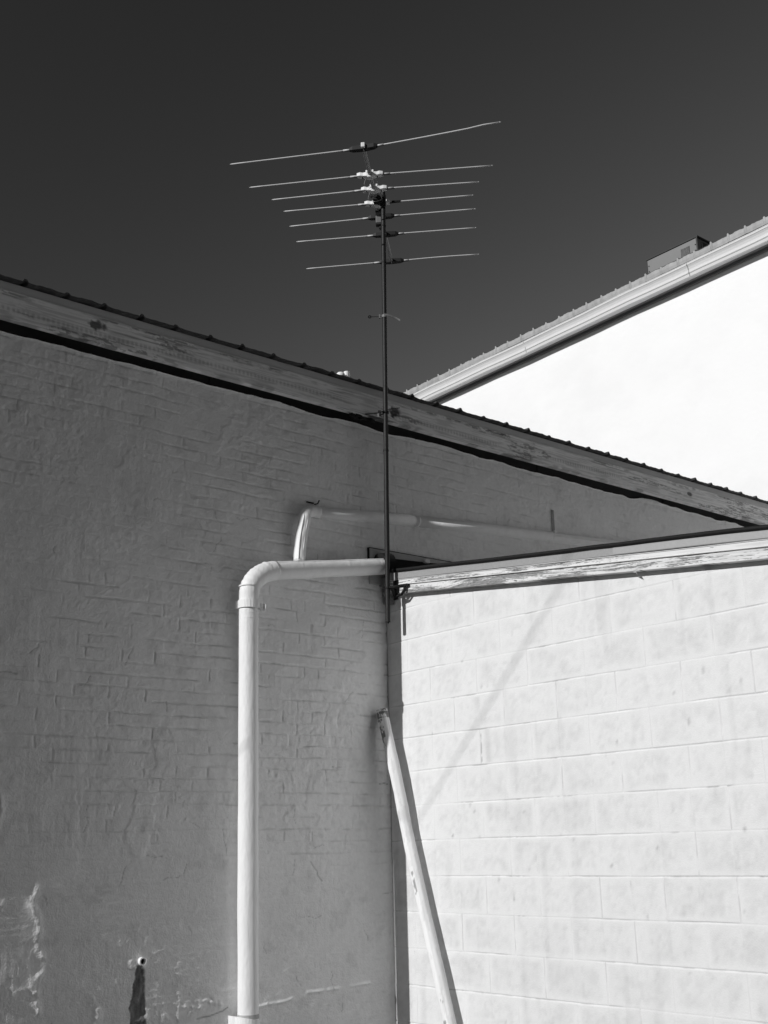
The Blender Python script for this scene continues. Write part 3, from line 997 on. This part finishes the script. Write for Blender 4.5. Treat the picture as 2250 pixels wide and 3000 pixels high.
EL = [((.587, -.596), (-.091, -1.168), (1.33, -.102)), ((.371, -.366), (-.248, -.911), (.954, .204)), ((.252, -.233), (-.285, -.701), (.754, .272)),
      ((.123, -.099), (-.361, -.546), (.608, .359)), ((-.001, .042), (-.505, -.393), (.487, .499)), ((-.175, .23), (-.657, -.222), (.301, .687)),
      ((-.462, .53), (-.952, .086), (.025, .984))]
for i, (c, l, r_) in enumerate(EL):
    c, l, r_ = [Vector((q[0], q[1], ZB)) for q in (c, l, r_)]
    e = MB()
    for s__, tip in ((-1, l), (1, r_)):
        d = (tip - c).normalized()
        L = (tip - c).length
        a = c + d * .085
        pts_ = [a + d * ((L - .085) * k / 8) for k in range(9)]
        if i == 0 and s__ == 1:
            for k in range(9):
                pts_[k] = pts_[k] + Vector((0, 0, .005 * (k == 7) - .003 * math.sin(math.pi * k / 8)))
        if i == 6 and s__ == 1:
            for k in range(9):
                pts_[k] = pts_[k] + Vector((0, 0, .004 * math.sin(math.pi * k / 8)))
        e.tube(pts_, .0041, 8)
        e.tube([pts_[-1] - d * .001, pts_[-1] + d * .010], [.0041, .0015], 8)
        e.tube([c + d * .075 + Vector((0, 0, .0)), c + d * .135], .0062, 8)
    eo_ = e.build('element', M_alu, TA, smooth=True)
    dl, dr_ = (l - c).normalized(), (r_ - c).normalized()
    ins = MB()
    if i in (1, 2, 3):
        for d in (dl, dr_):
            sd_ = Vector((d.y, -d.x, 0))
            sd_ = sd_ if sd_.dot(bd) < 0 else -sd_
            vs = []
            for q, w_, z0_, z1_ in ((.004, .020, -.024, -.010), (.020, .024, -.020, .011), (.045, .020, -.015, .010), (.066, .022, -.012, .014), (.088, .017, -.010, .012)):
                for sx, zz in ((-1, z0_), (1, z0_), (1, z1_), (-1, z1_)):
                    vs.append(c + d * q + sd_ * w_ * sx + Vector((0, 0, zz)))
            ins.add(vs, [(0, 1, 2, 3), (19, 18, 17, 16)] + [(k * 4 + j, (k + 1) * 4 + j, (k + 1) * 4 + (j + 1) % 4, k * 4 + (j + 1) % 4) for k in range(4) for j in range(4)])
            ins.obox(c + d * .020 + sd_ * .022 + Vector((0, 0, .014)), d * .006, sd_ * .003, Vector((0, 0, .010)))
        ins.obox(c + Vector((0, 0, -.020)), bn_ * .018, bd * .022, Vector((0, 0, .006)))
        ins.build('insulator', M_insw, eo_, bevel=.0015)
        for d in (dl, dr_):
            MB().tube([c + d * .05 + Vector((0, 0, -.024)), c + d * .05 + Vector((0, 0, -.015))], .004, 8).build('rivet', M_ins, eo_)
    else:
        for d in (dl, dr_):
            sd_ = Vector((d.y, -d.x, 0))
            vs = []
            for q, w_, hh in ((0, .020, .015), (.072, .017, .013), (.094, .009, .008)):
                for sx, sz in ((-1, -1), (1, -1), (1, 1), (-1, 1)):
                    vs.append(c + d * q + sd_ * w_ * sx + Vector((0, 0, hh * sz)))
            ins.add(vs, [(0, 1, 2, 3), (11, 10, 9, 8)] + [(k * 4 + j, (k + 1) * 4 + j, (k + 1) * 4 + (j + 1) % 4, k * 4 + (j + 1) % 4) for k in (0, 1) for j in range(4)])
        ins.build('insulator', M_ins, eo_)
    for d in (dl, dr_):
        MB().tube([c + d * .08 + Vector((0, 0, -.008)), c + d * .145 + Vector((0, 0, -.008))], [.0045, .002], 6).build('rod_clip', M_ins, eo_)
    if i == 3:
        MB().tube([c + dr_ * .105, c + dr_ * .165], .0095, 8).build('rod_sleeve', M_ins, eo_)
# feeder wires between the driven elements
fwm = MB()
for k in (0, 1):
    s1 = 1 if k == 0 else -1
    a, b, c3 = [Vector((EL[i][0][0], EL[i][0][1], ZB)) for i in (1, 2, 3)]
    for p, q in ((a, b), (b, c3)):
        pts_ = spline([p + bn_ * .03 * s1 + Vector((0, 0, -.026)), p.lerp(q, .3) + bn_ * .045 * s1 + Vector((0, 0, -.05)), p.lerp(q, .6) - bn_ * .02 * s1 + Vector((0, 0, -.035)), q - bn_ * .035 * s1 + Vector((0, 0, -.02))], 6)
        fwm.tube(pts_, .0014, 5)
fwm.build('feeder_wire', M_alu, TA)
# clamp holding the boom, and the balun box below it
mc = mast(4.49)
cm = MB()
q = bs + bd * ((mc - bs).dot(bd))
q.z = ZB
cm.obox((q + mc) / 2 + Vector((0, 0, .0)), bd * .034, (mc - q).normalized() * .030 + Vector((0, 0, 0)), Vector((0, 0, .030)))
cm.obox(q + Vector((0, 0, -.018)), bd * .036, bn_ * .020, Vector((0, 0, .012)))
cm.tube([mast(4.455), mast(4.535)], .0205, 12)
cm.obox(q - bn_ * .025 + Vector((0, 0, .018)), bd * .012, bn_ * .014, Vector((0, 0, .008)))
cm.build('boom_clamp', M_ins, TA, bevel=.002)
bx = Vector((.062, -.035, 4.455))
bl_ = MB().obox(bx, bd * .020, bn_ * .020, Vector((0, 0, .052)))
bl_.build('balun_box', M_balun, TA, bevel=.004)
MB().obox(bx + Vector((0, 0, .050)), bd * .0212, bn_ * .0212, Vector((0, 0, .013))).build('balun_lid', M_ins, TA)
bc = MB().obox(bx + Vector((0, 0, -.054)), bd * .0205, bn_ * .0205, Vector((0, 0, .008)))
bc.tube([bx + Vector((0, 0, -.06)) + bn_ * .01, bx + Vector((0, 0, -.082)) + bn_ * .01], .007, 8)
bc.build('balun_cap', M_ins, TA)
# coaxial cable taped down the mast
cb = []
for k in range(12):
    z = 4.38 - k * .26
    cb.append(mast(z) + Vector((-.012, .015, 0)) + Vector((.002 * math.sin(k), 0, 0)))
MB().tube(spline([bx + Vector((0, 0, -.07)), bx + Vector((.04, -.02, -.12))] + cb, 4), .0032, 6).build('coax_cable', M_ins, TA, smooth=True)
for z in (4.30, 4.02, 2.66):
    MB().tube([mast(z - .006), mast(z + .006)], .0178, 16).build('tape', M_ins, TA)
# guy collar with strap
zc = 3.615
k = mast(zc)
gc = MB().tube([k + Vector((0, 0, -.009)), k + Vector((0, 0, .009))], .0195, 16)
dS = Vector((.64, .767, 0))
gc.ribbon(spline([k + Vector((.012, -.014, .006)), k + dS * .03 + Vector((.01, -.01, .003)), k + dS * .075 + Vector((0, 0, -.012)), k + dS * .105 + Vector((0, 0, -.030))], 6), .014, .003)
gc.obox(k - dS * .032, dS * .005, Vector((.006, -.006, 0)), Vector((0, 0, .013)))
gc.build('guy_collar', M_strap, TA)
eb = MB().tube([k - dS * .02, k - dS * .088], .0022, 8)
cc_ = k - dS * .100
n = 14
eb.tube([cc_ + (dS * math.cos(2 * math.pi * i / n) * .009 + Vector((.25, -.3, .9)).normalized() * math.sin(2 * math.pi * i / n) * .007) for i in range(n + 1)], .0038, 6)
eb.build('eye_bolt', M_steel, TA)
# upper wall bracket at the fascia of the brick building
k = mast(2.925)
ub = MB().tube([k + Vector((0, 0, -.008)), k + Vector((0, 0, .006))], .0215, 16)
ub.tube([k + Vector((.012, -.026, 0)), k + Vector((-.030, -.035, -.002)), Vector((.082, -.215, 2.925))], .005, 8)
ub.tube([k + Vector((-.01, .022, 0)), Vector((.082, -.10, 2.945))], .005, 8)
ub.tube([k + Vector((.02, -.01, .012)), k + dS * .095 + Vector((0, 0, .030))], .0022, 6)
ub.obox(k - dS * .040 + Vector((0, 0, -.004)), dS * .010, Vector((.008, -.006, 0)), Vector((0, 0, .016)))
ub.build('upper_bracket', M_steel, TA)
MB().obox(k - dS * .047 + Vector((.012, -.012, -.026)), dS * .006, Vector((.003, -.003, 0)), Vector((0, 0, .012))).build('bracket_tab', M_strap, TA)
tr_ = MB()
for i in range(26):                                 # loose shreds of sheet hanging under the fascia
    y = random.uniform(-.32, -.12)
    c = Vector((random.uniform(.05, .08), y, 2.908 - random.uniform(0, .014)))
    a = random.uniform(0, 3)
    tr_.obox(c, Vector((.004, 0, .002)), Vector((0, random.uniform(.008, .03), random.uniform(-.006, .006))), Vector((0, 0, random.uniform(.003, .009))))
tr_.build('torn_flashing', M_ins, BB)
# lower bracket on the block building fascia
k = mast(1.742)
lb = MB().tube([k + Vector((0, 0, -.006)), k + Vector((0, 0, .006))], .0205, 16)
lb.tube([k + Vector((.02, -.004, 0)), k + Vector((.045, .022, .002)), Vector((.262, -.070, 1.752)), Vector((.285, -.064, 1.752))], [.008, .0125, .011, .010], 10)
lb.tube([Vector((.268, -.070, 1.744)), Vector((.262, -.070, 1.722)), Vector((.235, -.070, 1.700)), Vector((.165, -.070, 1.694))], .0085, 10)
lb.tube([k + Vector((.03, .01, -.004)), Vector((.172, -.070, 1.696))], .010, 10)
lb.obox((.172, -.064, 1.738), (.018, 0, 0), (0, .006, 0), (0, 0, .062))
lb.tube([k + Vector((-.03, -.012, .008)), k + Vector((-.03, -.012, -.024))], .003, 6)
lb.build('lower_bracket', M_steel, TA, smooth=False)
MB().tube([(.289, -.072, 1.752), (.289, -.054, 1.752)], .0085, 6).build('bolt', M_ins, TA)

# ------------------------------------------------------------------ leaning post
LP = thing('leaning_post', 'old white painted wooden post leaning in the corner of the two walls', 'post', (.78, -.075, GZ))
axis_p = spline([(.052, -.102, .992), (.176, -.090, .53), (.268, -.075, .13), (.551, -.076, -.78), (.762, -.081, GZ)], 90)
nprof = 40
vs, tn = [], []
path = [Vector(p) for p in axis_p]
N = len(path)
uax = Vector((0, 1, 0))
for i, p in enumerate(path):
    a, b = path[max(i - 1, 0)], path[min(i + 1, N - 1)]
    tt = (b - a).normalized()
    u = (uax - tt * uax.dot(tt)).normalized()
    w = tt.cross(u)
    for j in range(nprof):
        th = 2 * math.pi * j / nprof
        # flattened octagon with three flutes on one side
        k8 = math.pi / 8
        rr_ = .0375 * (.35 + .65 * math.cos(k8) / math.cos(((th + k8) % (2 * k8)) - k8))
        q = u * math.cos(th) + w * math.sin(th)
        x_side = q.x
        if x_side > .45:
            rr_ -= .0014 * (1 + math.sin(th * 22)) * .8
        rr_ *= 1 + .02 * math.sin(i * .11) + .012 * math.sin(i * .31 + j * .2)
        top_n = 0
        if i == 0:
            top_n = .006 * math.sin(j * 1.3) - .004
        vs.append(p + q * rr_ - tt * top_n)
        tn.append((i / N, th, p.z, q.x, q.y))
fs = [(i * nprof + j, i * nprof + (j + 1) % nprof, (i + 1) * nprof + (j + 1) % nprof, (i + 1) * nprof + j) for i in range(N - 1) for j in range(nprof)]
fs.append(tuple(range(nprof))[::-1])
fs.append(tuple((N - 1) * nprof + j for j in range(nprof)))
po = MB().add(vs, fs).build('post', M_wood, LP, angle=50)
at = po.data.attributes.new('tone', 'FLOAT', 'POINT')
vals = []
for (t_, th, z, qx, qy) in tn:
    nn = float(fbm(np.array([z * 14.]), np.array([th * 2.2]), 801, 3)[0])
    v_ = 1.0
    left = -qx * .64 - qy * .75
    n2 = float(fbm(np.array([z * 42.]), np.array([left * 3.5]), 811, 3)[0])
    if .935 < z < .975 and nn > .40:
        v_ = .25
    if z > .980 and n2 > .5:
        v_ = .3
    if .76 < z < .93 and left > .35 + .3 * (z < .82) and n2 > .40:
        v_ = .28
    if -.10 < z < .03 and abs(left - .62 + .8 * (z + .03)) < .20 and n2 > .44:
        v_ = .42
    if -.68 < z < -.62 and abs(left - .6) < .22 and n2 > .45:
        v_ = .5
    if z < -.76 and left > .5 + .5 * (z + .95) and n2 > .42:
        v_ = .45
    v_ *= 1 - .10 * (nn > .62)
    vals.append(v_)
at.data.foreach_set('value', vals)

# ------------------------------------------------------------------ utility pole with its stay wire (outside the frame; the wire's soft shadow falls on the block wall)
def back(p, d):
    return Vector(p) + sun_dir * (d / math.cos(SUN_EL))
A1, A2 = back((.393, 0, .46), 6.4), back((1.485, 0, 1.526), 6.9)
dW = (A2 - A1).normalized()
top_w = A1 + dW * ((8.2 - A1.z) / dW.z)
bot_w = A1 + dW * ((GZ - A1.z) / dW.z)
UPO = thing('utility_pole', 'brown timber utility pole with a steel stay wire, standing behind the viewer', 'utility pole', (top_w.x + .12, top_w.y, GZ))
MB().tube([(top_w.x + .13, top_w.y, GZ), (top_w.x + .13, top_w.y, 9.2)], [.15, .11], 20).build('pole', M_pole, UPO, smooth=True)
MB().tube([bot_w, top_w], .0040, 8).build('stay_wire', M_steel, UPO)
